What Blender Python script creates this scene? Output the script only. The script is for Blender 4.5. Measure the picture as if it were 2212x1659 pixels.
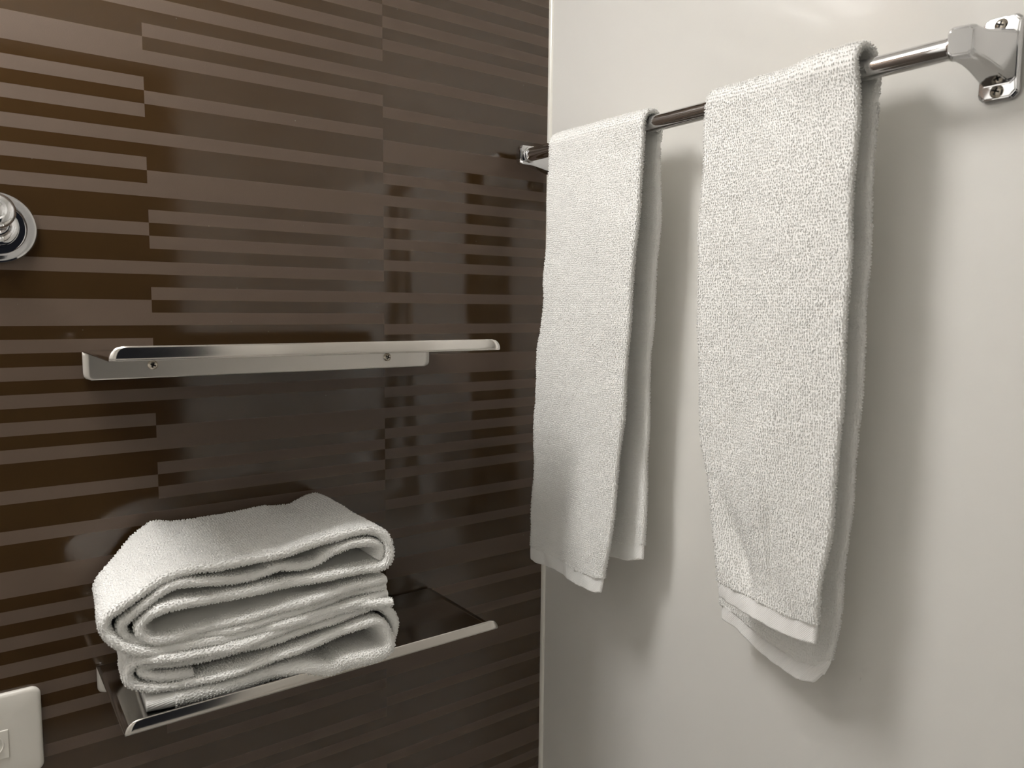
import bpy, bmesh, math, random
import numpy as np
from mathutils import Matrix, Vector

# ------------------------------------------------------------------ scene, camera, light
for o in list(bpy.data.objects):
    bpy.data.objects.remove(o, do_unlink=True)
scene = bpy.context.scene
COL = scene.collection
Z0 = 1.60                       # height of the reference stripe above the floor

cam_d = bpy.data.cameras.new('camera')
cam = bpy.data.objects.new('camera', cam_d)
COL.objects.link(cam)
scene.camera = cam
cam_d.sensor_width = 36.0
cam_d.lens = 36.0 * 1656.6 / 2212.0
cam_d.clip_start = 0.01
yaw, pit, rol = 0.6322, -0.0995, 0.0100
f = np.array([math.sin(yaw) * math.cos(pit), math.cos(yaw) * math.cos(pit), math.sin(pit)])
r = np.array([math.cos(yaw), -math.sin(yaw), 0.0])
u = np.cross(r, f)
rr = math.cos(rol) * r + math.sin(rol) * u
uu = -math.sin(rol) * r + math.cos(rol) * u
cam.matrix_world = Matrix(((rr[0], uu[0], -f[0], -0.7927),
                           (rr[1], uu[1], -f[1], -0.9884),
                           (rr[2], uu[2], -f[2], Z0 - 0.3197),
                           (0, 0, 0, 1)))
cam_d.dof.use_dof = True
cam_d.dof.focus_distance = 1.02
cam_d.dof.aperture_fstop = 7.0

world = bpy.data.worlds.new('world')
scene.world = world
world.use_nodes = True
world.node_tree.nodes['Background'].inputs[0].default_value = (0.40, 0.42, 0.52, 1)
world.node_tree.nodes['Background'].inputs[1].default_value = 0.025

scene.view_settings.view_transform = 'Standard'
scene.view_settings.look = 'None'
scene.view_settings.gamma = 1.0
scene.view_settings.use_curve_mapping = False
scene.view_settings.exposure = 0.0
scene.cycles.max_bounces = 8
scene.cycles.diffuse_bounces = 7
scene.cycles.glossy_bounces = 4
scene.cycles.transmission_bounces = 2
scene.cycles.use_adaptive_sampling = True
scene.cycles.adaptive_threshold = 0.10
scene.cycles.adaptive_min_samples = 16
scene.cycles.caustics_reflective = False
scene.cycles.sample_clamp_indirect = 6.0

LAMP = (-0.93, -0.18, Z0 + 0.46)      # flat ceiling lamp near the dark wall
LAMP_POWER = 36.0
CEIL = Z0 + 0.53

# ------------------------------------------------------------------ helpers
def tag(o, label=None, cat=None, group=None, kind=None):
    if label: o['label'] = label
    if cat: o['category'] = cat
    if group: o['group'] = group
    if kind: o['kind'] = kind
    return o

def empty(name, loc=(0, 0, 0)):
    o = bpy.data.objects.new(name, None)
    o.empty_display_size = 0.05
    o.location = loc
    COL.objects.link(o)
    return o

def add(name, me, mat, parent=None):
    o = bpy.data.objects.new(name, me)
    COL.objects.link(o)
    if mat is not None and len(me.materials) == 0:
        me.materials.append(mat)
    if parent is not None:
        o.parent = parent
        o.matrix_parent_inverse = Matrix.Translation(parent.location).inverted()
    return o

def smooth(me, on=True):
    me.polygons.foreach_set('use_smooth', np.full(len(me.polygons), on))

def np_mesh(name, verts, quads, tris=None):  # noqa
    me = bpy.data.meshes.new(name)
    nq, nt = len(quads), 0 if tris is None else len(tris)
    me.vertices.add(len(verts))
    me.vertices.foreach_set('co', np.asarray(verts, np.float32).ravel())
    loops = np.asarray(quads, np.int32).ravel()
    starts = np.arange(nq, dtype=np.int32) * 4
    if nt:
        loops = np.concatenate([loops, np.asarray(tris, np.int32).ravel()])
        starts = np.concatenate([starts, nq * 4 + np.arange(nt, dtype=np.int32) * 3])
    me.loops.add(len(loops))
    me.loops.foreach_set('vertex_index', loops)
    me.polygons.add(nq + nt)
    me.polygons.foreach_set('loop_start', starts)
    me.update(calc_edges=True)
    me.validate()
    smooth(me)
    return me

def bm_mesh(name, bm, sm=False, angle=None):
    bmesh.ops.recalc_face_normals(bm, faces=bm.faces)
    me = bpy.data.meshes.new(name)
    bm.to_mesh(me)
    bm.free()
    if sm:
        smooth(me)
        if angle:
            me.set_sharp_from_angle(angle=angle)
    return me

def box_bm(x0, x1, y0, y1, z0, z1, bev=0.0, seg=2):
    bm = bmesh.new()
    bmesh.ops.create_cube(bm, size=1)
    for v in bm.verts:
        v.co = Vector(((x0 + x1) / 2 + v.co.x * (x1 - x0), (y0 + y1) / 2 + v.co.y * (y1 - y0), (z0 + z1) / 2 + v.co.z * (z1 - z0)))
    if bev:
        bmesh.ops.bevel(bm, geom=list(bm.edges), offset=bev, segments=seg, profile=0.5, affect='EDGES')
    return bm

def lathe(name, prof, origin, axis, n=64):
    """prof: list of (distance along axis, radius)"""
    a = Vector(axis).normalized()
    t = a.orthogonal().normalized()
    b = a.cross(t)
    vs, fs = [], []
    for d, rad in prof:
        for k in range(n):
            ang = 2 * math.pi * k / n
            vs.append(tuple(Vector(origin) + a * d + (t * math.cos(ang) + b * math.sin(ang)) * rad))
    for i in range(len(prof) - 1):
        for k in range(n):
            fs.append((i * n + k, i * n + (k + 1) % n, (i + 1) * n + (k + 1) % n, (i + 1) * n + k))
    bm = bmesh.new()
    bv = [bm.verts.new(v) for v in vs]
    for q in fs:
        bm.faces.new([bv[i] for i in q])
    bm.faces.new([bv[i] for i in range(n)])
    bm.faces.new([bv[(len(prof) - 1) * n + i] for i in range(n)])
    bmesh.ops.remove_doubles(bm, verts=bm.verts, dist=1e-6)
    return bm_mesh(name, bm, True, math.radians(35))

# ------------------------------------------------------------------ materials
def mat(name, color, rough=0.5, metal=0.0, **kw):
    m = bpy.data.materials.new(name)
    m.use_nodes = True
    b = m.node_tree.nodes['Principled BSDF']
    b.inputs['Base Color'].default_value = (*color, 1)
    b.inputs['Roughness'].default_value = rough
    b.inputs['Metallic'].default_value = metal
    for k, v in kw.items():
        b.inputs[k.replace('_', ' ')].default_value = v
    return m

def N(m, kind, **kw):
    n = m.node_tree.nodes.new(kind)
    for k, v in kw.items():
        if k in ('Scale', 'Detail', 'Roughness', 'Distortion', 'Strength', 'Distance', 'Randomness'):
            n.inputs[k].default_value = v
        else:
            setattr(n, k, v)
    return n

def L(m, a, ai, b, bi):
    m.node_tree.links.new(a.outputs[ai], b.inputs[bi])

def add_bump(m, scale, strength, dist=0.001, detail=2.0, tex='ShaderNodeTexNoise'):
    b = m.node_tree.nodes['Principled BSDF']
    tc = N(m, 'ShaderNodeTexCoord')
    t = N(m, tex)
    t.inputs['Scale'].default_value = scale
    if 'Detail' in t.inputs:
        t.inputs['Detail'].default_value = detail
    bp = N(m, 'ShaderNodeBump', Strength=strength, Distance=dist)
    L(m, tc, 'Object', t, 'Vector')
    L(m, t, 0, bp, 'Height')
    L(m, bp, 'Normal', b, 'Normal')
    return t

def laminate(name, color, fleck, rough, spec, bump):
    """dark decorative film: base colour, slight mottling, tiny dust specks"""
    m = mat(name, color, rough, Specular_IOR_Level=spec)
    b = m.node_tree.nodes['Principled BSDF']
    tc = N(m, 'ShaderNodeTexCoord')
    v = N(m, 'ShaderNodeTexVoronoi', Scale=38.0)
    L(m, tc, 'Object', v, 'Vector')
    ramp = N(m, 'ShaderNodeValToRGB')
    ramp.color_ramp.elements[0].position = 0.022
    ramp.color_ramp.elements[1].position = 0.034
    ramp.color_ramp.elements[0].color = (1, 1, 1, 1)
    ramp.color_ramp.elements[1].color = (0, 0, 0, 1)
    L(m, v, 'Distance', ramp, 'Fac')
    mx = N(m, 'ShaderNodeMixRGB')
    mx.inputs[1].default_value = (*color, 1)
    mx.inputs[2].default_value = (*fleck, 1)
    L(m, ramp, 'Color', mx, 'Fac')
    L(m, mx, 'Color', b, 'Base Color')
    if bump:
        t = N(m, 'ShaderNodeTexNoise', Scale=900.0, Detail=2.0)
        bp = N(m, 'ShaderNodeBump', Strength=bump, Distance=0.0004)
        L(m, tc, 'Object', t, 'Vector')
        L(m, t, 0, bp, 'Height')
        L(m, bp, 'Normal', b, 'Normal')
    return m

M_GLOSS = laminate('brown_film_gloss', (0.050, 0.027, 0.0105), (0.12, 0.10, 0.08), 0.09, 0.8, 0.0)
M_MATTE = laminate('brown_film_satin', (0.098, 0.064, 0.042), (0.20, 0.18, 0.15), 0.55, 0.7, 0.3)
M_WHITE = mat('white_panel', (0.775, 0.762, 0.728), 0.08, Specular_IOR_Level=0.5)
M_ROOM = mat('white_room', (0.94, 0.935, 0.91), 0.35)
M_FLOOR = mat('grey_floor', (0.72, 0.705, 0.67), 0.4)
add_bump(M_FLOOR, 60, 0.2)
M_SEAL = mat('corner_sealant', (0.82, 0.80, 0.74), 0.22)
M_STEEL = mat('polished_steel', (0.70, 0.67, 0.63), 0.13, 1.0)
add_bump(M_STEEL, 9, 0.05, 0.002, 1.0)
M_BRUSH = mat('brushed_steel', (0.66, 0.63, 0.59), 0.36, 1.0)
M_CHROME = mat('chrome', (0.78, 0.78, 0.79), 0.05, 1.0)
M_CAST = mat('satin_chrome', (0.68, 0.68, 0.69), 0.06, 1.0)
M_SCREW = mat('screw_steel', (0.55, 0.50, 0.43), 0.25, 1.0)
M_SLOT = mat('screw_slot', (0.02, 0.018, 0.015), 0.6)
M_PLAST = mat('white_plastic', (0.74, 0.71, 0.65), 0.28)
M_DARK = mat('dark_cap', (0.02, 0.02, 0.025), 0.25)
M_TERRY = mat('white_terry', (0.985, 0.980, 0.955), 0.55, Specular_IOR_Level=0.4)
add_bump(M_TERRY, 800, 0.55, 0.0010, 2.0)
M_HEM = mat('white_hem', (0.95, 0.945, 0.925), 0.7, Specular_IOR_Level=0.25)

def weave(m):
    b = m.node_tree.nodes['Principled BSDF']
    tc = N(m, 'ShaderNodeTexCoord')
    mp = N(m, 'ShaderNodeMapping')
    mp.inputs['Rotation'].default_value = (0.9, 0, 0)
    w = N(m, 'ShaderNodeTexWave', Scale=210.0, Distortion=0.6)
    w.bands_direction = 'Z'
    bp = N(m, 'ShaderNodeBump', Strength=0.35, Distance=0.0007)
    L(m, tc, 'Object', mp, 'Vector')
    L(m, mp, 'Vector', w, 'Vector')
    L(m, w, 'Fac', bp, 'Height')
    L(m, bp, 'Normal', b, 'Normal')
weave(M_HEM)
M_GLOW = bpy.data.materials.new('lamp_glow')
M_GLOW.use_nodes = True
_b = M_GLOW.node_tree.nodes['Principled BSDF']
_b.inputs['Base Color'].default_value = (0.9, 0.9, 0.9, 1)
_b.inputs['Emission Color'].default_value = (1.0, 0.978, 0.950, 1)
_b.inputs['Emission Strength'].default_value = LAMP_POWER

# ------------------------------------------------------------------ the room
UNIT = 0.015
XL, XR = -0.5984, -0.2946
XW, YF = -1.42, -1.56            # far left wall, wall behind the camera

LIGHT_L = [(-12, -11), (-9, -8), (-6, -5), (-4, -3), (-2, -1), (1, 3), (4, 5), (6, 7), (8, 9), (10, 11), (12, 13), (15, 16), (18, 19), (21, 23), (24, 25), (26, 27), (28, 29), (30, 31), (32, 33), (35, 36), (38, 39), (41, 43), (44, 45), (46, 47), (48, 49), (50, 51), (52, 53), (55, 56), (58, 59), (61, 63), (64, 65), (67, 68), (70, 71)]
LIGHT_M = [(-12, -10), (-9, -8), (-6, -5), (-4, -3), (-2, -1), (0, 1), (2, 3), (5, 6), (8, 9), (11, 13), (14, 15), (16, 17), (18, 19), (20, 21), (22, 23), (26, 27), (28, 29), (31, 33), (34, 35), (36, 37), (38, 39), (41, 42), (44, 46), (48, 49), (51, 52), (53, 54), (56, 57), (58, 59), (61, 62), (63, 64), (66, 68), (70, 71)]
LIGHT_R = [(-11, -10), (-9, -8), (-7, -6), (-5, -4), (-3, -2), (0, 1), (3, 4), (6, 8), (9, 10), (11, 12), (13, 14), (15, 16), (17, 18), (20, 21), (23, 24), (26, 28), (29, 30), (31, 32), (33, 34), (35, 36), (37, 38), (40, 41), (43, 44), (46, 48), (50, 51), (53, 54), (56, 58), (60, 61), (63, 64), (66, 67), (69, 71)]

def striped_wall():
    I0, I1 = -48, 106
    cols = [(XW, XL - 0.6048), (XL - 0.6048, XL - 0.3024), (XL - 0.3024, XL), (XL, XR), (XR, 0.0)]
    pats = [LIGHT_M, LIGHT_R, LIGHT_L, LIGHT_M, LIGHT_R]
    vs, fs, mi = [], [], []
    for (x0, x1), pat in zip(cols, pats):
        lit = set()
        for a, b in pat:
            lit.update(range(a, b))
        for i in range(I0, I1):
            z1, z0 = Z0 - i * UNIT, Z0 - (i + 1) * UNIT
            z0, z1 = max(z0, 0.0), min(z1, CEIL)
            if z1 - z0 < 1e-6:
                continue
            k = len(vs)
            vs += [(x0, 0, z0), (x1, 0, z0), (x1, 0, z1), (x0, 0, z1)]
            fs.append((k, k + 1, k + 2, k + 3))
            j = i if -12 <= i < 71 else ((i + 12) % 83) - 12
            mi.append(1 if j in lit else 0)
    # body of the wall behind the printed face
    k = len(vs)
    vs += [(XW, 0.0002, 0), (0.05, 0.0002, 0), (0.05, 0.0002, CEIL), (XW, 0.0002, CEIL), (XW, 0.05, 0), (0.05, 0.05, 0), (0.05, 0.05, CEIL), (XW, 0.05, CEIL)]
    for q in ((0, 1, 2, 3), (5, 4, 7, 6), (4, 0, 3, 7), (1, 5, 6, 2), (3, 2, 6, 7), (4, 5, 1, 0)):
        fs.append(tuple(k + a for a in q)); mi.append(0)
    me = bpy.data.meshes.new('wall_back')
    me.from_pydata(vs, [], fs)
    me.materials.append(M_GLOSS)
    me.materials.append(M_MATTE)
    me.polygons.foreach_set('material_index', mi)
    o = add('wall_back', me, None)
    return tag(o, 'glossy dark brown wall panel with satin horizontal stripe pattern', kind='structure')
striped_wall()

def struct(name, bm, m, label):
    return tag(add(name, bm_mesh(name, bm), m), label, kind='structure')
struct('wall_right', box_bm(0, 0.05, YF - 0.05, 0, 0, CEIL), M_WHITE, 'glossy white wall panel behind the towel bar')
struct('wall_left', box_bm(XW - 0.05, XW, YF - 0.05, 0.05, 0, CEIL), M_ROOM, 'plain white wall at the far left of the room')
DX0, DX1, DZ = -1.00, -0.20, 2.00      # doorway behind the camera
bm = box_bm(XW, DX0, YF - 0.05, YF, 0, CEIL)
for a in (box_bm(DX1, 0.0, YF - 0.05, YF, 0, CEIL), box_bm(DX0, DX1, YF - 0.05, YF, DZ, CEIL)):
    t = bpy.data.meshes.new('t'); a.to_mesh(t); a.free(); bm.from_mesh(t); bpy.data.meshes.remove(t)
struct('wall_front', bm, M_ROOM, 'white wall with an open doorway opposite the striped wall')
struct('floor', box_bm(XW - 0.05, 0.05, YF - 0.05, 0.05, -0.05, 0), M_FLOOR, 'pale grey bathroom floor')
struct('ceiling', box_bm(XW - 0.05, 0.05, YF - 0.05, 0.05, CEIL, CEIL + 0.05), M_ROOM, 'white bathroom ceiling')
# sealant bead in the corner
bm = bmesh.new()
prof = [(0.0, -0.0075), (-0.0012, -0.0066), (-0.0030, -0.0044), (-0.0034, -0.0022), (-0.0034, 0.0), (0.0, 0.0)]
rings = [[bm.verts.new((x, y, z)) for x, y in prof] for z in (0.001, CEIL - 0.001)]
for k in range(len(prof)):
    k2 = (k + 1) % len(prof)
    bm.faces.new((rings[0][k], rings[0][k2], rings[1][k2], rings[1][k]))
tag(add('trim_1', bm_mesh('trim_1', bm, True, math.radians(50)), M_SEAL), 'thin white sealant bead in the corner between dark and white wall', kind='structure')

# ceiling lamp (its light): a flat box lamp close to the striped wall
lamp = empty('ceiling_lamp', (LAMP[0], LAMP[1], CEIL))
tag(lamp, 'flat white box lamp fixed to the ceiling along the dark wall', 'lamp')
LL, LW = 0.46, 0.10
add('base', bm_mesh('lamp_base', box_bm(LAMP[0] - LL / 2 - 0.012, LAMP[0] + LL / 2 + 0.012, LAMP[1] - LW - 0.012, LAMP[1] + LW + 0.012, CEIL - 0.025, CEIL - 0.0005, 0.005)), M_PLAST, lamp)
add('diffuser', bm_mesh('lamp_diffuser', box_bm(LAMP[0] - LL / 2, LAMP[0] + LL / 2, LAMP[1] - LW, LAMP[1] + LW, LAMP[2] - 0.02, CEIL - 0.0255, 0.012, 1)), M_GLOW, lamp)

# ------------------------------------------------------------------ steel shelves
def sheet(name, pts, t, m, parent, ends=None):
    """extrude-like: pts is a list of rows (each row a list of points), solidified by t"""
    bm = bmesh.new()
    rows = [[bm.verts.new(p) for p in row] for row in pts]
    for a, b in zip(rows[:-1], rows[1:]):
        for k in range(len(a) - 1):
            bm.faces.new((a[k], a[k + 1], b[k + 1], b[k]))
    me = bm_mesh(name, bm, True, math.radians(40))
    o = add(name, me, m, parent)
    s = o.modifiers.new('thickness', 'SOLIDIFY')
    s.thickness = t
    s.offset = 0
    return o

def screw(parent, loc, axis, rad, name='screw', tilt=0.4):
    h = rad * 0.55
    o = add(name, lathe(name, [(0, rad), (h * 0.25, rad), (h * 0.7, rad * 0.82), (h, rad * 0.45), (h * 1.02, 0.0002)], loc, axis, 28), M_SCREW, parent)
    a = Vector(axis).normalized(); t = a.orthogonal().normalized(); b = a.cross(t)
    t2 = t * math.cos(tilt) + b * math.sin(tilt); b2 = a.cross(t2)
    bm = bmesh.new()
    for p, q in ((t2, b2), (b2, t2)):
        c = Vector(loc) + a * (h * 1.0)
        vs = []
        for s1, s2, s3 in ((-1, -1, -1), (1, -1, -1), (1, 1, -1), (-1, 1, -1), (-1, -1, 1), (1, -1, 1), (1, 1, 1), (-1, 1, 1)):
            vs.append(bm.verts.new(c + p * s1 * rad * 0.55 + q * s2 * rad * 0.13 + a * s3 * h * 0.12))
        for qd in ((0, 1, 2, 3), (4, 5, 6, 7), (0, 1, 5, 4), (2, 3, 7, 6), (1, 2, 6, 5), (0, 3, 7, 4)):
            bm.faces.new([vs[i] for i in qd])
    s = add('cross_slot', bm_mesh('cross_slot', bm), M_SLOT, o)
    s.matrix_parent_inverse = Matrix.Identity(4)
    return o

def shelf(zs, label, name='wall_shelf'):
    x0, x1, d = -0.6735, -0.2235, 0.184
    root = empty(name, (x0, 0, zs))
    tag(root, label, 'shelf', 'steel shelves on the striped wall')
    T = 0.0014
    nx = 60
    xs = np.linspace(x0, x1, nx)
    # plate with a tight bend into the flange and a soft bend into the lip
    prof = [(-0.0035, zs - 0.0005), (-0.006, zs), (-0.03, zs), (-0.09, zs), (-0.15, zs), (-d + 0.004, zs), (-d + 0.0012, zs + 0.0002), (-d + 0.0003, zs + 0.0009)]
    sheet('shelf_plate', [[(x, y, z) for x in xs] for y, z in prof], T, M_STEEL, root)
    # front lip with rounded ends
    H, RC = 0.0135, 0.0125
    rows = []
    for k in range(9):
        tz = 0.0009 + (H - 0.0009) * k / 8
        inset = 0.0
        if tz > H - RC:
            q = (tz - (H - RC)) / RC
            inset = RC * (1 - math.sqrt(max(0.0, 1 - q * q)))
        yy = -d + 0.0003 - 0.0005 * math.sin(min(1.0, k / 3) * 1.5) + 0.0008 * (k / 8) ** 2
        rows.append([(x, yy, zs + tz) for x in np.linspace(x0 + inset, x1 - inset, nx)])
    sheet('front_lip', rows, T, M_STEEL, root)
    # wall flange hanging down, rounded lower corners
    HF, RF = 0.0335, 0.008
    rows = []
    for k in range(13):
        tz = -0.0008 - (HF - 0.0008) * (k / 12) ** 0.8
        inset = 0.0
        if -tz > HF - RF:
            q = (-tz - (HF - RF)) / RF
            inset = RF * (1 - math.sqrt(max(0.0, 1 - q * q)))
        rows.append([(x, -0.0026, zs + tz) for x in np.linspace(x0 + inset, x1 - inset, nx)])
    sheet('wall_flange', rows, T, M_BRUSH, root)
    for x in (-0.6005, -0.2920):
        screw(root, (x, -0.0033, zs - 0.0180), (0, -1, 0), 0.0058)
    return root

Z_UP, Z_LO = Z0 - 0.3738, Z0 - 0.7458
shelf(Z_UP, 'empty polished steel shelf, the upper of the two on the striped wall')
shelf(Z_LO, 'polished steel shelf carrying the folded white towels')

# ------------------------------------------------------------------ robe hook (left edge) and socket plate
hk = empty('robe_hook', (-0.7485, 0, Z0 - 0.241))
tag(hk, 'round chrome robe hook on the dark striped wall', 'hook')
c = (-0.7485, 0.0, Z0 - 0.241)
add('flange', lathe('flange', [(0.0003, 0.0), (0.0003, 0.0378), (0.0040, 0.0378), (0.0062, 0.0366), (0.0066, 0.0350), (0.0058, 0.0330), (0.0040, 0.0300), (0.0034, 0.0260), (0.0034, 0.0)], c, (0, -1, 0), 96), M_CHROME, hk)
add('neck', lathe('neck', [(0.003, 0.0), (0.003, 0.0212), (0.0085, 0.0212), (0.0105, 0.0200), (0.0112, 0.0175), (0.0145, 0.0130), (0.022, 0.0100), (0.036, 0.0090), (0.052, 0.0100), (0.054, 0.0)], c, (-0.02, -1, 0.10), 64), M_CHROME, hk)
c2 = (c[0] - 0.0012, c[1], c[2] + 0.0055)
add('knob', lathe('knob', [(0.044, 0.0), (0.044, 0.009), (0.047, 0.0150), (0.050, 0.0178), (0.055, 0.0183), (0.059, 0.0165), (0.0612, 0.0132), (0.0620, 0.0105), (0.0612, 0.0085), (0.0632, 0.0060), (0.0640, 0.0)], c2, (-0.02, -1, 0.13), 64), M_CHROME, hk)

sp = empty('switch_plate', (-0.765, 0, Z0 - 0.80))
tag(sp, 'white plastic switch plate on the wall below the robe hook', 'switch plate')
def rounded_plate(x0, x1, z0, z1, rad, y_levels, name, m, parent):
    """stack of rounded rectangles: y_levels = [(y, inset)]"""
    bm = bmesh.new()
    rings = []
    for y, ins in y_levels:
        a0, a1, b0, b1, rd = x0 + ins, x1 - ins, z0 + ins, z1 - ins, max(rad - ins, 0.0006)
        ring = []
        for cx, cz, s in ((a1 - rd, b1 - rd, 0), (a0 + rd, b1 - rd, 1), (a0 + rd, b0 + rd, 2), (a1 - rd, b0 + rd, 3)):
            for k in range(9):
                an = math.pi / 2 * (s + k / 8)
                ring.append(bm.verts.new((cx + rd * math.cos(an), y, cz + rd * math.sin(an))))
        rings.append(ring)
    n = len(rings[0])
    for a, b in zip(rings[:-1], rings[1:]):
        for k in range(n):
            bm.faces.new((a[k], a[(k + 1) % n], b[(k + 1) % n], b[k]))
    bm.faces.new(rings[-1])
    bm.faces.new(rings[0])
    return add(name, bm_mesh(name, bm, True, math.radians(40)), m, parent)
rounded_plate(-0.802, -0.7305, Z0 - 0.851, Z0 - 0.7505, 0.0095, [(-0.0003, 0.0008), (-0.0035, 0.0), (-0.0055, 0.0007), (-0.0068, 0.0022), (-0.0073, 0.0045), (-0.0076, 0.020)], 'cover', M_PLAST, sp)
rounded_plate(-0.7685 - 0.0065, -0.7630, Z0 - 0.8235, Z0 - 0.7910, 0.0012, [(-0.0070, 0.0), (-0.0084, 0.0), (-0.0090, 0.0006)], 'rocker', M_PLAST, sp)
bm = bmesh.new()
cx, cz = -0.7790, Z0 - 0.8070
A, Bn = 40, 10
ringv = []
for k in range(A):
    an = 2 * math.pi * k / A
    row = []
    for j in range(Bn):
        bn = 2 * math.pi * j / Bn
        R = 0.0108 + 0.0008 * math.cos(bn)
        row.append(bm.verts.new((cx + R * math.cos(an), -0.0090 + 0.0008 * math.sin(bn), cz + R * math.sin(an))))
    ringv.append(row)
for k in range(A):
    for j in range(Bn):
        bm.faces.new((ringv[k][j], ringv[(k + 1) % A][j], ringv[(k + 1) % A][(j + 1) % Bn], ringv[k][(j + 1) % Bn]))
add('ring', bm_mesh('ring', bm, True), M_PLAST, sp)

# ------------------------------------------------------------------ towel bar
BX, BZ, BR = -0.070, Z0 - 0.0895, 0.0100
YA, YB = -0.0420, -0.6530
tb = empty('towel_bar', (0, (YA + YB) / 2, BZ))
tag(tb, 'chrome towel bar with cast brackets on the white wall', 'towel bar')
add('bar', lathe('bar', [(0, 0.0), (0, BR), (abs(YB - YA), BR), (abs(YB - YA), 0.0)], (BX, YA, BZ), (0, -1, 0), 64), M_CHROME, tb)

def bracket(y_in, s):
    """y_in: inner face of the collar; s=-1 towards the camera side, +1 towards the corner"""
    def ring(bm, x, y0, y1, z0, z1, ch):
        # chamfered rectangle in the y-z plane at depth x
        pts = [(y0 + ch, z0), (y1 - ch, z0), (y1, z0 + ch), (y1, z1 - ch), (y1 - ch, z1), (y0 + ch, z1), (y0, z1 - ch), (y0, z0 + ch)]
        sl = 0.34 if x < -0.075 else 0.0
        return [bm.verts.new((x + sl * s * (a - yc), a, b)) for a, b in pts]
    yc = y_in + s * 0.0108
    bm = bmesh.new()
    secs = [(-0.0006, 0.0170, 0.0372, 0.005), (-0.0060, 0.0170, 0.0372, 0.005), (-0.0085, 0.0155, 0.0352, 0.005), (-0.0092, 0.0148, 0.0235, 0.004),
            (-0.026, 0.0130, 0.0205, 0.0035), (-0.046, 0.0115, 0.0165, 0.0035), (-0.060, 0.0108, 0.0142, 0.0032), (-0.080, 0.0108, 0.0138, 0.0032), (-0.0845, 0.0088, 0.0110, 0.003)]
    rings = [ring(bm, x, yc - hy, yc + hy, BZ - hz, BZ + hz, ch) for x, hy, hz, ch in secs]
    for a, b in zip(rings[:-1], rings[1:]):
        for k in range(8):
            bm.faces.new((a[k], a[(k + 1) % 8], b[(k + 1) % 8], b[k]))
    bm.faces.new(rings[0]); bm.faces.new(rings[-1])
    bmesh.ops.recalc_face_normals(bm, faces=bm.faces)
    bmesh.ops.bevel(bm, geom=[e for e in bm.edges if e.calc_face_angle(0) > 0.35], offset=0.0009, segments=2, affect='EDGES')
    body = add('bracket', bm_mesh('bracket', bm, True, math.radians(30)), M_CAST, tb)
    add('collar', lathe('collar', [(-0.003, 0.0), (-0.003, 0.0104), (-0.0022, 0.0116), (0.002, 0.0120), (0.003, 0.0)], (BX, y_in, BZ), (0, s, 0), 40), M_CHROME, tb)
    for dz in (-0.0292, 0.0292):
        screw(tb, (-0.0080, yc, BZ + dz), (-1, 0, 0), 0.0060)
    return body

for yin, s in ((YA, 1), (YB, -1)):
    bracket(yin, s)

# ------------------------------------------------------------------ terry cloth
def catmull(pts, ds):
    P = np.array(pts, float)
    P = np.vstack([2 * P[0] - P[1], P, 2 * P[-1] - P[-2]])
    out = []
    for i in range(1, len(P) - 2):
        p0, p1, p2, p3 = P[i - 1], P[i], P[i + 1], P[i + 2]
        t = np.linspace(0, 1, 40, endpoint=False)[:, None]
        # centripetal-ish: plain Catmull-Rom is fine for these well spaced points
        out.append(0.5 * ((2 * p1) + (-p0 + p2) * t + (2 * p0 - 5 * p1 + 4 * p2 - p3) * t ** 2 + (-p0 + 3 * p1 - 3 * p2 + p3) * t ** 3))
    out.append(P[-2][None])
    C = np.vstack(out)
    seg = np.r_[0, np.cumsum(np.linalg.norm(np.diff(C, axis=0), axis=1))]
    if np.isscalar(ds):
        s = np.linspace(0, seg[-1], max(4, int(seg[-1] / ds)))
    else:
        s = ds(seg[-1])
    return np.stack([np.interp(s, seg, C[:, k]) for k in range(C.shape[1])], 1), s

def hash2(i, j, seed):
    h = (i.astype(np.int64) * 374761393 + j.astype(np.int64) * 668265263 + seed * 69069) & 0xffffffff
    h = ((h ^ (h >> 13)) * 1274126177) & 0xffffffff
    h = (h ^ (h >> 16)) & 0xffffffff
    return h.astype(np.float64) / 4294967295.0

def loops(a, b, pa, pb, seed):
    """height 0..1 of little terry loops on a jittered grid"""
    x, y = a / pa, b / pb
    ix, iy = np.floor(x), np.floor(y)
    best = np.zeros_like(x)
    for di in (-1, 0, 1):
        for dj in (-1, 0, 1):
            ci, cj = ix + di, iy + dj
            jx = ci + 0.5 + 0.55 * (hash2(ci, cj, seed) - 0.5)
            jy = cj + 0.5 + 0.6 * (hash2(ci, cj, seed + 7) - 0.5)
            amp = 0.55 + 0.45 * hash2(ci, cj, seed + 13)
            d2 = ((x - jx) / 0.52) ** 2 + ((y - jy) / 0.62) ** 2
            best = np.maximum(best, amp * np.clip(1 - d2, 0, 1) ** 0.5)
    return best

def vnoise(a, b, p, seed):
    x, y = a / p, b / p
    ix, iy = np.floor(x), np.floor(y)
    fx, fy = x - ix, y - iy
    fx, fy = fx * fx * (3 - 2 * fx), fy * fy * (3 - 2 * fy)
    h = lambda i, j: hash2(ix + i, iy + j, seed) - 0.5
    return (h(0, 0) * (1 - fx) + h(1, 0) * fx) * (1 - fy) + (h(0, 1) * (1 - fx) + h(1, 1) * fx) * fy

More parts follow.
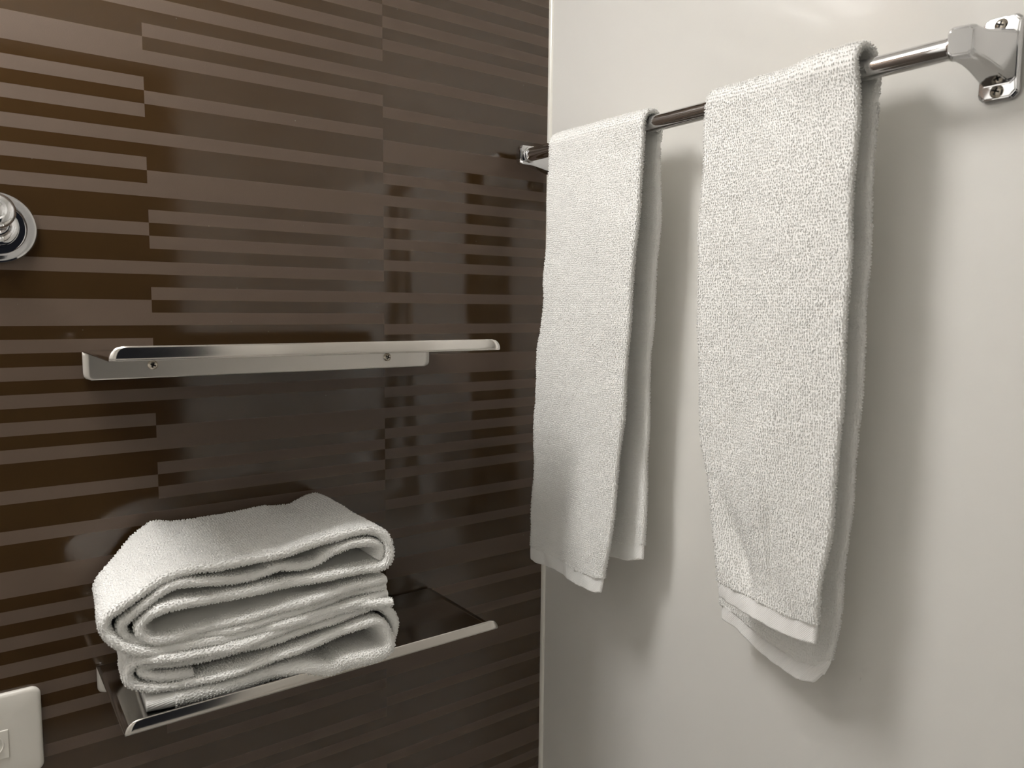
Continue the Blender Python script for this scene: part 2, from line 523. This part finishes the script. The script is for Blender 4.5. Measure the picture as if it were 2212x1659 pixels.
def ribbon(name, P, s, ya, yb, half, mat_, parent, w_out, w_in, loop=0.0009, pitch=(0.0027, 0.0022), seed=1, warp=None, fold=None, lump=0.0004, ne=9):
    """closed cloth body: centre line P (x,z), y from ya(s) to yb(s), half thickness.
    w_out / w_in: fractions 0..1 across the width for the two faces"""
    n = len(P)
    T = np.gradient(P, axis=0)
    T /= np.linalg.norm(T, axis=1)[:, None] + 1e-12
    Nn = np.stack([-T[:, 1], T[:, 0]], 1)
    ang = np.linspace(-math.pi / 2, math.pi / 2, ne + 2)[1:-1]
    # cross-section samples: (fraction, y offset in units of half, normal offset in units of half)
    fr = np.concatenate([w_out, np.ones(ne), w_in[::-1], np.zeros(ne)])
    oy = np.concatenate([np.zeros(len(w_out)), np.cos(ang), np.zeros(len(w_in)), -np.cos(ang)])
    on_ = np.concatenate([np.ones(len(w_out)), -np.sin(ang), -np.ones(len(w_in)), np.sin(ang)])
    m = len(fr)
    H = half if np.ndim(half) else np.full(n, half)
    ya_ = np.asarray(ya) if np.ndim(ya) else np.full(n, ya)
    yb_ = np.asarray(yb) if np.ndim(yb) else np.full(n, yb)
    sg = np.sign(yb_ - ya_)
    ya_, yb_ = ya_ + sg * H, yb_ - sg * H
    Y = ya_[:, None] + (yb_ - ya_)[:, None] * fr[None] + (sg * H)[:, None] * oy[None]
    OFF = H[:, None] * on_[None]
    S = np.repeat(s[:, None], m, 1)
    if fold is not None:
        OFF = OFF + fold(S, Y, np.repeat(fr[None], n, 0))
    X = P[:, 0][:, None] + Nn[:, 0][:, None] * OFF
    Z = P[:, 1][:, None] + Nn[:, 1][:, None] * OFF
    if warp is not None:
        X, Y, Z = warp(X, Y, Z, S, np.repeat(fr[None], n, 0))
    V = np.stack([X, Y, Z], 2)
    # outward normals of the grid
    dS = np.gradient(V, axis=0)
    dC = (np.roll(V, -1, 1) - np.roll(V, 1, 1))
    NN = np.cross(dC, dS)
    NN /= np.linalg.norm(NN, axis=2)[..., None] + 1e-12
    ctr = V.mean(1, keepdims=True)
    out = (V[:, len(w_out) // 2] - V[:, len(w_out) + ne + len(w_in) // 2])
    if (NN[:, len(w_out) // 2] * out).sum() < 0:
        NN = -NN
    if loop or lump:
        C = np.concatenate([np.zeros((n, 1)), np.cumsum(np.linalg.norm(np.diff(V, axis=1), axis=2), 1)], 1)
        C = C - C[:, [len(w_out) // 2]] + 5.0
        amp = 0.75 + 0.6 * (vnoise(S, C, 0.02, seed + 40) + 0.5) * 0.5
        h = loop * loops(S, C, pitch[0], pitch[1], seed) * amp if loop else 0.0
        h = h + 2 * lump * vnoise(S, C, 0.012, seed + 3) + 2.6 * lump * vnoise(S, C, 0.035, seed + 5)
        V = V + NN * h[..., None]
    idx = np.arange(n * m).reshape(n, m)
    a = idx[:-1]; b = idx[1:]
    q = np.stack([a, np.roll(a, -1, 1), np.roll(b, -1, 1), b], 2).reshape(-1, 4)
    # end caps: strip between mirrored samples
    caps = []
    half_m = m // 2
    for row, rev in ((idx[0], True), (idx[-1], False)):
        k0, k1 = 0, m - 1
        L1 = list(row[:len(w_out)])
        L2 = list(row[len(w_out) + ne:len(w_out) + ne + len(w_in)][::-1])
        # stitch the two polylines (outer/inner) with triangles by fraction
        i = j = 0
        tr = []
        while i < len(L1) - 1 or j < len(L2) - 1:
            if j == len(L2) - 1 or (i < len(L1) - 1 and w_out[i + 1] <= w_in[j + 1]):
                tr.append((L1[i], L1[i + 1], L2[j])); i += 1
            else:
                tr.append((L1[i], L2[j + 1], L2[j])); j += 1
        e1 = list(row[len(w_out) - 1:len(w_out) + ne + 1])
        e2 = list(row[len(w_out) + ne + len(w_in) - 1:]) + [row[0]]
        for e in (e1, e2):
            for k in range(1, len(e) - 1):
                tr.append((e[0], e[k], e[k + 1]))
        caps += [(t[0], t[2], t[1]) for t in tr] if rev else tr
    me = np_mesh(name, V.reshape(-1, 3), q, caps)
    o = add(name, me, mat_, parent)
    face = np.concatenate([np.zeros(len(w_out)), np.full(ne, 1), np.full(len(w_in), 2), np.full(ne, 3)])
    return o, dict(V=V, N=NN, s=s, fr=fr, face=face)

def pile(grid, where, pitch, height, yarn, seed, parent, lean=0.32):
    """terry loops: little yarn arches standing on the cloth where where(s, fr, face) is true"""
    rng = np.random.RandomState(seed)
    V, NN, s, fr, face = grid['V'], grid['N'], grid['s'], grid['fr'], grid['face']
    m = V.shape[1]
    P, Nm, Tc, Ts = [], [], [], []
    rows = np.arange(s[0] + pitch[0] * 0.5, s[-1], pitch[0])
    fi = np.interp(rows, s, np.arange(len(s)))
    for r_, f_ in zip(rows, fi):
        i = min(int(f_), len(s) - 2)
        a = f_ - i
        v = V[i] * (1 - a) + V[i + 1] * a
        nn = NN[i] * (1 - a) + NN[i + 1] * a
        v = np.vstack([v, v[:1]]); nn = np.vstack([nn, nn[:1]])
        C = np.r_[0, np.cumsum(np.linalg.norm(np.diff(v, axis=0), axis=1))]
        c = np.arange(pitch[1] * 0.5, C[-1], pitch[1]) + rng.normal(0, 0.16, 1) * pitch[1]
        c = np.clip(c + rng.normal(0, 0.13, len(c)) * pitch[1], 0, C[-1] - 1e-6)
        k = np.clip(np.searchsorted(C, c) - 1, 0, m - 1)
        ok = where(np.full(len(k), r_), np.r_[fr, fr[:1]][k], face[k])
        if not ok.any():
            continue
        c, k = c[ok], k[ok]
        w = ((c - C[k]) / (C[k + 1] - C[k] + 1e-12))[:, None]
        P.append(v[k] * (1 - w) + v[k + 1] * w)
        n_ = nn[k] * (1 - w) + nn[k + 1] * w
        t_ = v[k + 1] - v[k]
        Nm.append(n_); Tc.append(t_)
        Ts.append((V[i + 1] - V[i])[np.clip(k, 0, m - 1)])
    P, Nm, Tc, Ts = (np.vstack(q) for q in (P, Nm, Tc, Ts))
    unit = lambda q: q / (np.linalg.norm(q, axis=1)[:, None] + 1e-12)
    Nm = unit(Nm)
    Ts = unit(Ts - Nm * (Ts * Nm).sum(1)[:, None])
    Tc = np.cross(Nm, Ts)
    n = len(P)
    P = P + Ts * rng.normal(0, 0.17, n)[:, None] * pitch[0]
    yaw_ = rng.normal(0.2, 0.38, n)
    A = Ts * np.cos(yaw_)[:, None] + Tc * np.sin(yaw_)[:, None]      # arch direction
    B = np.cross(Nm, A)
    up = unit(Nm + B * rng.normal(0, lean, n)[:, None] + A * rng.normal(0, lean * 0.6, n)[:, None] - Ts * np.where(Ts[:, 2] > 0, 1, -1)[:, None] * 0.25)
    h = height * rng.uniform(0.7, 1.2, n)
    wd = (height * 0.25 + 0.00042) * rng.uniform(0.8, 1.2, n)
    # arch centre line: 5 rings
    ring_w = np.array([-0.8, -1.0, 0.0, 1.0, 0.8])
    ring_h = np.array([-0.15, 0.62, 1.0, 0.62, -0.15])
    B2 = np.cross(up, A)
    tw = np.array([[-0.62, 0.78], [-1.0, 0.0], [0.0, 1.0], [1.0, 0.0], [0.62, 0.78]])
    verts = np.zeros((n, 5, 3, 3))
    for q in range(5):
        cen = P + A * (wd * ring_w[q])[:, None] + up * (h * ring_h[q])[:, None]
        dirn = unit(A * tw[q, 0] + up * tw[q, 1])
        for e in range(3):
            an = 2 * math.pi * e / 3 + math.pi / 2
            verts[:, q, e] = cen + yarn * (dirn * math.sin(an) + B2 * math.cos(an))
    base = np.arange(n)[:, None, None] * 15
    quads = []
    for q in range(4):
        for e in range(3):
            e2 = (e + 1) % 3
            quads.append([q * 3 + e, q * 3 + e2, (q + 1) * 3 + e2, (q + 1) * 3 + e])
    quads = (np.array(quads)[None] + base).reshape(-1, 4)
    me = np_mesh('terry_pile', verts.reshape(-1, 3), quads)
    # soft yarn: shading normals lean towards the cloth's own normal
    vn = np.zeros((len(me.vertices), 3), np.float32)
    me.vertices.foreach_get('normal', vn.ravel())
    vn = unit(vn * 0.55 + np.repeat(Nm, 15, 0) * 0.6)
    me.normals_split_custom_set_from_vertices(vn.tolist())
    o = add('terry_pile', me, M_TERRY, parent)
    o['kind'] = 'stuff'
    return o

def hang_path(zf, zb, xf, xb, rad):
    """front bottom -> over bar -> back bottom, in x,z"""
    pts = []
    for z, x in zip(zf, xf):
        pts.append((x, z))
    for a in np.linspace(math.pi, 0, 9):
        pts.append((BX + rad * math.cos(a), BZ + rad * math.sin(a)))
    for z, x in zip(zb, xb):
        pts.append((x, z))
    return pts

def hanging(label, seed, front, back, edgesF_l, edgesF_r, edgesB_l, edgesB_r, half, hemF, hemB, foldfn, hem_w=0.021, pitch=(0.0029, 0.0024), loop=0.0011, yarn=0.00062):
    """front/back: lists of (z rel, x) from bottom up / top down"""
    root = empty('hanging_towel', (BX, (edgesF_l[0][1] + edgesF_r[0][1]) / 2, BZ))
    tag(root, label, 'towel', 'white towels hung over the bar')
    zf = [Z0 + z for z, x in front]; xf = [x for z, x in front]
    zb = [Z0 + z for z, x in back]; xb = [x for z, x in back]
    pts = hang_path(zf, zb, xf, xb, BR + half + 0.0012)
    P0, s0 = catmull(pts, 0.002)
    top = np.argmax(P0[:, 1])
    s_top, s_end = s0[top], s0[-1]
    def spacing(total):
        k1 = int((s_top + 0.03) / 0.0026)
        k2 = int((total - s_top - 0.03) / 0.0034)
        return np.concatenate([np.linspace(hem_w, s_top + 0.03, k1, endpoint=False), np.linspace(s_top + 0.03, total - hem_w, k2)])
    P, s = catmull(pts, spacing)
    def ed(F, B, P_, s_):
        zz = P_[:, 1] - Z0
        f_ = np.interp(zz, [a for a, b in F][::1], [b for a, b in F])
        b_ = np.interp(zz, [a for a, b in B], [b for a, b in B])
        w = np.clip((s_ - (s_top - 0.03)) / 0.06, 0, 1)
        return f_ * (1 - w) + b_ * w
    def shape(fn):
        # the hem line of each end is not straight: shift z by w across the width
        def warp(X, Y, Z, S, FR):
            wf = np.clip(1 - S / 0.25, 0, 1) ** 2
            wb = np.clip(1 - (s_end - S) / 0.25, 0, 1) ** 2
            Z = Z + wf * np.interp(FR, hemF[0], hemF[1]) + wb * np.interp(FR, hemB[0], hemB[1])
            return X, Y, Z
        return warp
    fold = lambda S, Y, FR: foldfn(S, FR, s_top, s_end)
    wo = np.linspace(0, 1, 80)
    wi = np.linspace(0, 1, 70)
    yl = ed(edgesF_l, edgesB_l, P, s) + 0.0012 * np.sin(s * 55 + seed)
    yr = ed(edgesF_r, edgesB_r, P, s) + 0.0010 * np.sin(s * 47 + 2 * seed)
    o, grid = ribbon('terry_cloth', P, s, yl, yr, half, M_TERRY, root, wo, wi, loop=0.0, seed=seed, warp=shape(None), fold=fold)
    def where(S, FR, F):
        frontside = (S < s_top + 0.045) & ((F != 2) | ((S < s_top - 0.05) & ((FR > 0.88) | (FR < 0.04))))
        backside = (S >= s_top + 0.05) & ((F == 1) | ((F == 2) & ((FR > 0.52) | (S > s_end - 0.11))) | ((F == 3) & (S > s_end - 0.11)))
        return frontside | backside
    pile(grid, where, pitch, loop, yarn, seed + 100, root)
    # hems: flat woven bands continuing both ends
    for a, b in ((0.0, hem_w + 0.003), (s_end - hem_w - 0.003, s_end)):
        Ph, sh = catmull(pts, lambda t: np.linspace(a, b, 26))
        yl = ed(edgesF_l, edgesB_l, Ph, sh) - 0.0012
        yr = ed(edgesF_r, edgesB_r, Ph, sh) + 0.0014
        e = (sh - a) / (b - a)
        endf = e if a > 0 else 1 - e
        hh = (half * 0.78) * np.sqrt(np.clip(1 - np.clip((endf - 0.9) / 0.1, 0, 1) ** 2 * 0.8, 0.05, 1))
        foldh = lambda S, Y, FR: foldfn(S, FR, s_top, s_end) + 0.0009 * np.sin(FR * 41 + seed) * 0.6 + 0.0007 * np.sin(FR * 23 + 2 * seed + S * 90)
        ribbon('hem', Ph, sh, yl, yr, hh, M_HEM, root, np.linspace(0, 1, 120), np.linspace(0, 1, 60), loop=0.0, lump=0.0002, seed=seed + 50, warp=shape(None), fold=foldh)
    return root

def g(x, c, w):
    return np.exp(-((x - c) / w) ** 2)

# towel beside the corner
def fold1(S, FR, st, se):
    fr_ = np.clip((st - 0.05 - S) / 0.10, 0, 1)
    bk = np.clip((S - st - 0.05) / 0.10, 0, 1)
    # outward = positive on the front
    d = fr_ * (0.0045 * g(FR, 0.80, 0.22) + 0.003 * g(FR, 0.25, 0.2) * g(S, 0.30, 0.14) - 0.006 * g(FR, 0.15, 0.22) * g(S, 0.13, 0.10)
               + 0.004 * g(FR, 0.6, 0.15) * g(S, 0.06, 0.05) - 0.003 * g(FR, 0.42, 0.12) * g(S, 0.10, 0.12))
    d = d + bk * 0.0012 * np.sin(FR * 4 + S * 6)
    return d
hanging('white terry towel hung over the bar right beside the dark wall', 3,
        [(-0.7060, -0.0900), (-0.60, -0.0890), (-0.45, -0.0885), (-0.30, -0.0880), (-0.18, -0.0865), (-0.12, -0.0850)],
        [(-0.12, -0.0550), (-0.18, -0.0535), (-0.30, -0.0515), (-0.45, -0.0500), (-0.60, -0.0490), (-0.6640, -0.0490)],
        [(-0.71, -0.0815), (-0.69, -0.0810), (-0.59, -0.0824), (-0.483, -0.0858), (-0.385, -0.0938), (-0.30, -0.1060), (-0.20, -0.1095), (-0.07, -0.1085)],
        [(-0.71, -0.2430), (-0.70, -0.2450), (-0.6385, -0.2570), (-0.554, -0.2671), (-0.46, -0.2759), (-0.375, -0.2814), (-0.31, -0.2841), (-0.223, -0.2907), (-0.138, -0.2940), (-0.07, -0.2950)],
        [(-0.68, -0.100), (-0.30, -0.108), (-0.07, -0.1085)],
        [(-0.68, -0.2802), (-0.5557, -0.2823), (-0.46, -0.2822), (-0.376, -0.2831), (-0.309, -0.2871), (-0.22, -0.2934), (-0.07, -0.2950)],
        0.0040, ([0, 0.06, 0.35, 0.7, 0.95, 1], [0.002, 0.000, 0.002, -0.003, -0.004, -0.001]), ([0, 0.6, 0.85, 1], [-0.012, -0.008, -0.003, 0.006]), fold1)

# larger-looking towel in the middle of the bar
def fold2(S, FR, st, se):
    fr_ = np.clip((st - 0.03 - S) / 0.10, 0, 1)
    bk = np.clip((S - st - 0.05) / 0.10, 0, 1)
    d = fr_ * (0.004 * g(FR, 0.55, 0.3) - 0.004 * g(FR, 0.32, 0.10) * np.clip(S / 0.2, 0, 1)
               - 0.0085 * g(FR + 2.2 * (S - 0.06), 0.26, 0.10) * g(S, 0.07, 0.055)
               + 0.006 * g(FR, 0.45, 0.16) * g(S, 0.16, 0.07)
               - 0.004 * g(FR + 0.6 * (S - 0.1), 0.58, 0.05) * g(S, 0.10, 0.06)
               + 0.003 * np.sin(S * 40 + FR * 5) * g(S, 0.02, 0.05))
    # the top of the towel sits a little puffier on its right half
    d = d + 0.0075 * g(S, st, 0.035) * (1 / (1 + np.exp(-(FR - 0.62) * 18)))
    d = d + bk * (0.002 * np.sin(FR * 5 + S * 7)) + bk * 0.010 * np.clip((S - (se - 0.16)) / 0.16, 0, 1) * g(FR, 0.45, 0.35)
    return d
hanging('white terry towel hung over the middle of the bar, its back half hanging lower', 9,
        [(-0.6600, -0.0930), (-0.55, -0.0905), (-0.42, -0.0885), (-0.30, -0.0880), (-0.18, -0.0865), (-0.12, -0.0850)],
        [(-0.12, -0.0550), (-0.18, -0.0535), (-0.30, -0.0515), (-0.45, -0.0505), (-0.60, -0.0500), (-0.7220, -0.0500)],
        [(-0.67, -0.4410), (-0.632, -0.4390), (-0.593, -0.4326), (-0.540, -0.4215), (-0.477, -0.4065), (-0.39, -0.3972), (-0.283, -0.3912), (-0.22, -0.3904), (-0.07, -0.3925)],
        [(-0.67, -0.5610), (-0.661, -0.5640), (-0.591, -0.5679), (-0.5415, -0.5728), (-0.47, -0.5763), (-0.378, -0.5774), (-0.288, -0.5771), (-0.222, -0.5757), (-0.07, -0.5752)],
        [(-0.73, -0.4100), (-0.68, -0.4080), (-0.50, -0.400), (-0.30, -0.393), (-0.07, -0.3925)],
        [(-0.735, -0.5450), (-0.706, -0.5560), (-0.65, -0.5625), (-0.573, -0.5675), (-0.474, -0.5730), (-0.379, -0.5754), (-0.287, -0.5759), (-0.126, -0.5763), (-0.07, -0.5745)],
        0.0042, ([0, 0.3, 0.55, 0.8, 1], [0.012, 0.006, 0.002, -0.003, -0.001]), ([0, 0.15, 0.4, 0.75, 0.92, 1], [0.026, 0.020, 0.000, -0.009, -0.004, 0.010]), fold2,
        pitch=(0.0031, 0.0026), loop=0.0013, yarn=0.00068)

# ------------------------------------------------------------------ folded towels on the lower shelf
UA = [(-394.0, -641.3), (-419.8, -641.9), (-466.5, -648.9), (-516.3, -658.1), (-563.7, -664.7), (-604.0, -668.9), (-632.8, -670.8), (-644.2, -665.7), (-649.8, -655.7), (-644.9, -646.7), (-631.8, -637.9), (-612.2, -634.6), (-585.7, -634.9), (-544.3, -633.1), (-496.2, -628.8), (-461.7, -626.4), (-425.9, -624.5), (-400.4, -623.6), (-391.6, -617.0), (-389.9, -603.9), (-394.7, -588.9), (-407.5, -580.8), (-429.7, -579.2), (-465.6, -584.6), (-515.0, -593.6), (-562.0, -598.6), (-598.1, -600.1), (-624.4, -606.8), (-654.5, -621.9), (-675.6, -635.6), (-681.7, -645.2), (-677.3, -659.7), (-662.5, -673.2), (-639.6, -682.0), (-604.4, -682.1), (-564.1, -681.3), (-516.6, -676.1), (-466.8, -668.4), (-425.2, -662.6), (-391.9, -657.3)]
UB = [(-402.5, -615.6), (-398.1, -606.2), (-402.3, -597.9), (-414.0, -593.1), (-436.1, -592.6), (-453.7, -598.9), (-470.0, -609.1), (-488.5, -612.4), (-512.4, -610.1), (-529.3, -615.6), (-553.3, -618.3), (-589.6, -614.5), (-616.9, -614.4), (-636.9, -625.2), (-656.4, -639.8), (-665.5, -650.0), (-663.0, -662.3), (-647.9, -674.0), (-633.1, -677.7), (-604.2, -675.5), (-563.9, -673.0), (-516.4, -667.1), (-466.7, -658.7), (-425.1, -652.1), (-394.0, -649.1)]
LA = [(-601.3, -713.5), (-631.9, -710.3), (-646.3, -704.3), (-650.4, -699.5), (-642.2, -696.6), (-609.8, -699.4), (-564.4, -697.4), (-516.9, -690.9), (-467.0, -681.5), (-425.3, -673.1), (-403.9, -671.0), (-389.8, -679.5), (-382.2, -696.1), (-385.1, -713.9), (-390.6, -722.0)]
LB = [(-390.3, -664.8), (-425.3, -664.3), (-466.9, -671.1), (-516.7, -681.4), (-564.2, -688.5), (-609.5, -690.3), (-642.0, -688.1), (-657.8, -692.0), (-662.7, -702.0), (-657.6, -713.0), (-636.6, -720.4), (-601.5, -721.1), (-555.6, -715.9), (-517.2, -709.0), (-480.0, -702.0), (-446.6, -693.3), (-417.5, -686.1), (-403.0, -688.6), (-395.4, -700.6), (-391.7, -716.1), (-398.9, -725.0), (-420.5, -728.1), (-442.8, -730.5), (-458.5, -735.6), (-484.9, -729.7), (-514.6, -729.1), (-555.9, -731.5), (-592.8, -734.8), (-619.7, -736.4), (-647.5, -736.9)]
mm = lambda pts, dz=0.0: [(x / 1000.0, Z0 + z / 1000.0 + dz) for x, z in pts]
UA, UB = [(x, z + 1.5) for x, z in UA], [(x, z + 1.5) for x, z in UB]
y_front = lambda X: -0.150 - (X + 0.650) * 0.204

def stack_warp(top_gain):
    def warp(X, Y, Z, S, FR):
        # FR 0 = front edge, 1 = back edge; keep Y from front skew
        d = np.clip(FR, 0, 1)
        dz = np.interp(X, [-0.69, -0.665, -0.64, -0.615, -0.59, -0.55, -0.48, -0.445, -0.41, -0.385], [0.0, 0.004, 0.016, 0.020, 0.012, 0.010, 0.003, -0.006, 0.004, 0.0])
        wgt = np.clip((Z - (Z0 - 0.660)) / 0.05, 0, 1)
        Z = Z + top_gain * dz * wgt * d ** 1.3
        # soft dents on the upper face
        Z = Z - 0.004 * wgt * np.sin(d * 3.1) * (0.6 + 0.4 * np.sin(X * 38 + 1.0))
        X = X + 0.012 * d * np.clip((-0.60 - X) / 0.08, 0, 1) + 0.006 * d * np.clip((X + 0.42) / 0.04, 0, 1) * np.clip((Z - (Z0 - 0.66)) / 0.05, -1, 1)
        return X, Y, Z
    return warp

def folded(name, label, ribbons, hem_of=None):
    root = empty('folded_towel', (-0.52, -0.09, Z_LO))
    tag(root, label, 'towel', 'folded towels on the steel shelf')
    fine = np.concatenate([np.linspace(0, 0.16, 22, endpoint=False), np.linspace(0.16, 1, 22)])
    full = np.linspace(0, 1, 60)
    for (pts, half, seed, res, a_cut, b_cut, depth_in) in ribbons:
        P, s = catmull(mm(pts), 0.0024)
        keep = (s >= a_cut) & (s <= s[-1] - b_cut)
        P, s = P[keep], s[keep]
        yf = y_front(P[:, 0]) + depth_in + 0.0025 * np.sin(s * 31 + seed) + 0.0015 * np.sin(s * 83 + 2 * seed)
        yb = np.full(len(P), -0.014)
        # right-hand normals: outer face is the left side of the travel direction
        hf = half(P) if callable(half) else half
        wo, wi = (full, fine) if res == 'L' else ((fine, full) if res == 'R' else (fine, fine))
        o, grid = ribbon('terry_cloth', P, s, yf, yb, hf, M_TERRY, root, wo, wi, loop=0.0, ne=9, seed=seed, warp=stack_warp(1.0), lump=0.0005)
        def where(S, FR, F, res=res, tot=s[-1]):
            front = (F == 3) | (FR < 0.10)
            if res == 'R':
                q = S / tot
                return front | ((F == 2) & (q > 0.36) & (q < 0.84)) | ((F == 1) & (q > 0.36) & (q < 0.84))
            if res == 'L':
                return front | ((F == 0) & (S / tot > 0.72))
            return front | ((FR < 0.35) & (F != 1)) if res == 'H' else front
        pile(grid, where, (0.0030, 0.0026), 0.0013, 0.00066, seed + 100, root)
    return root

upper = folded('folded_towel', 'thick folded white towel lying on top of the pile', [
    (UA, 0.0048, 21, 'R', 0.0, 0.0, 0.000),
    (UB, 0.0044, 22, 'N', 0.0, 0.0, 0.003)])
lower = folded('folded_towel', 'folded white towel underneath, resting directly on the steel shelf', [
    (LA, 0.0044, 23, 'L', 0.0, 0.0, 0.004),
    (LB, lambda P: 0.0044 + 0.0042 * np.clip((np.arange(len(P)) / len(P) - 0.70) / 0.04, 0, 1), 24, 'H', 0.0, 0.026, -0.003)])
# woven hem at the lower left end of the bottom flap
P, s = catmull(mm(LB), 0.0010)
keep = s >= s[-1] - 0.028
P, s = P[keep], s[keep]
yf = y_front(P[:, 0]) - 0.0035
ribbon('hem', P, s, yf, np.full(len(P), -0.016), 0.0078, M_HEM, lower, np.linspace(0, 1, 60), np.linspace(0, 1, 30), loop=0.0, lump=0.0003, seed=31, warp=stack_warp(1.0))
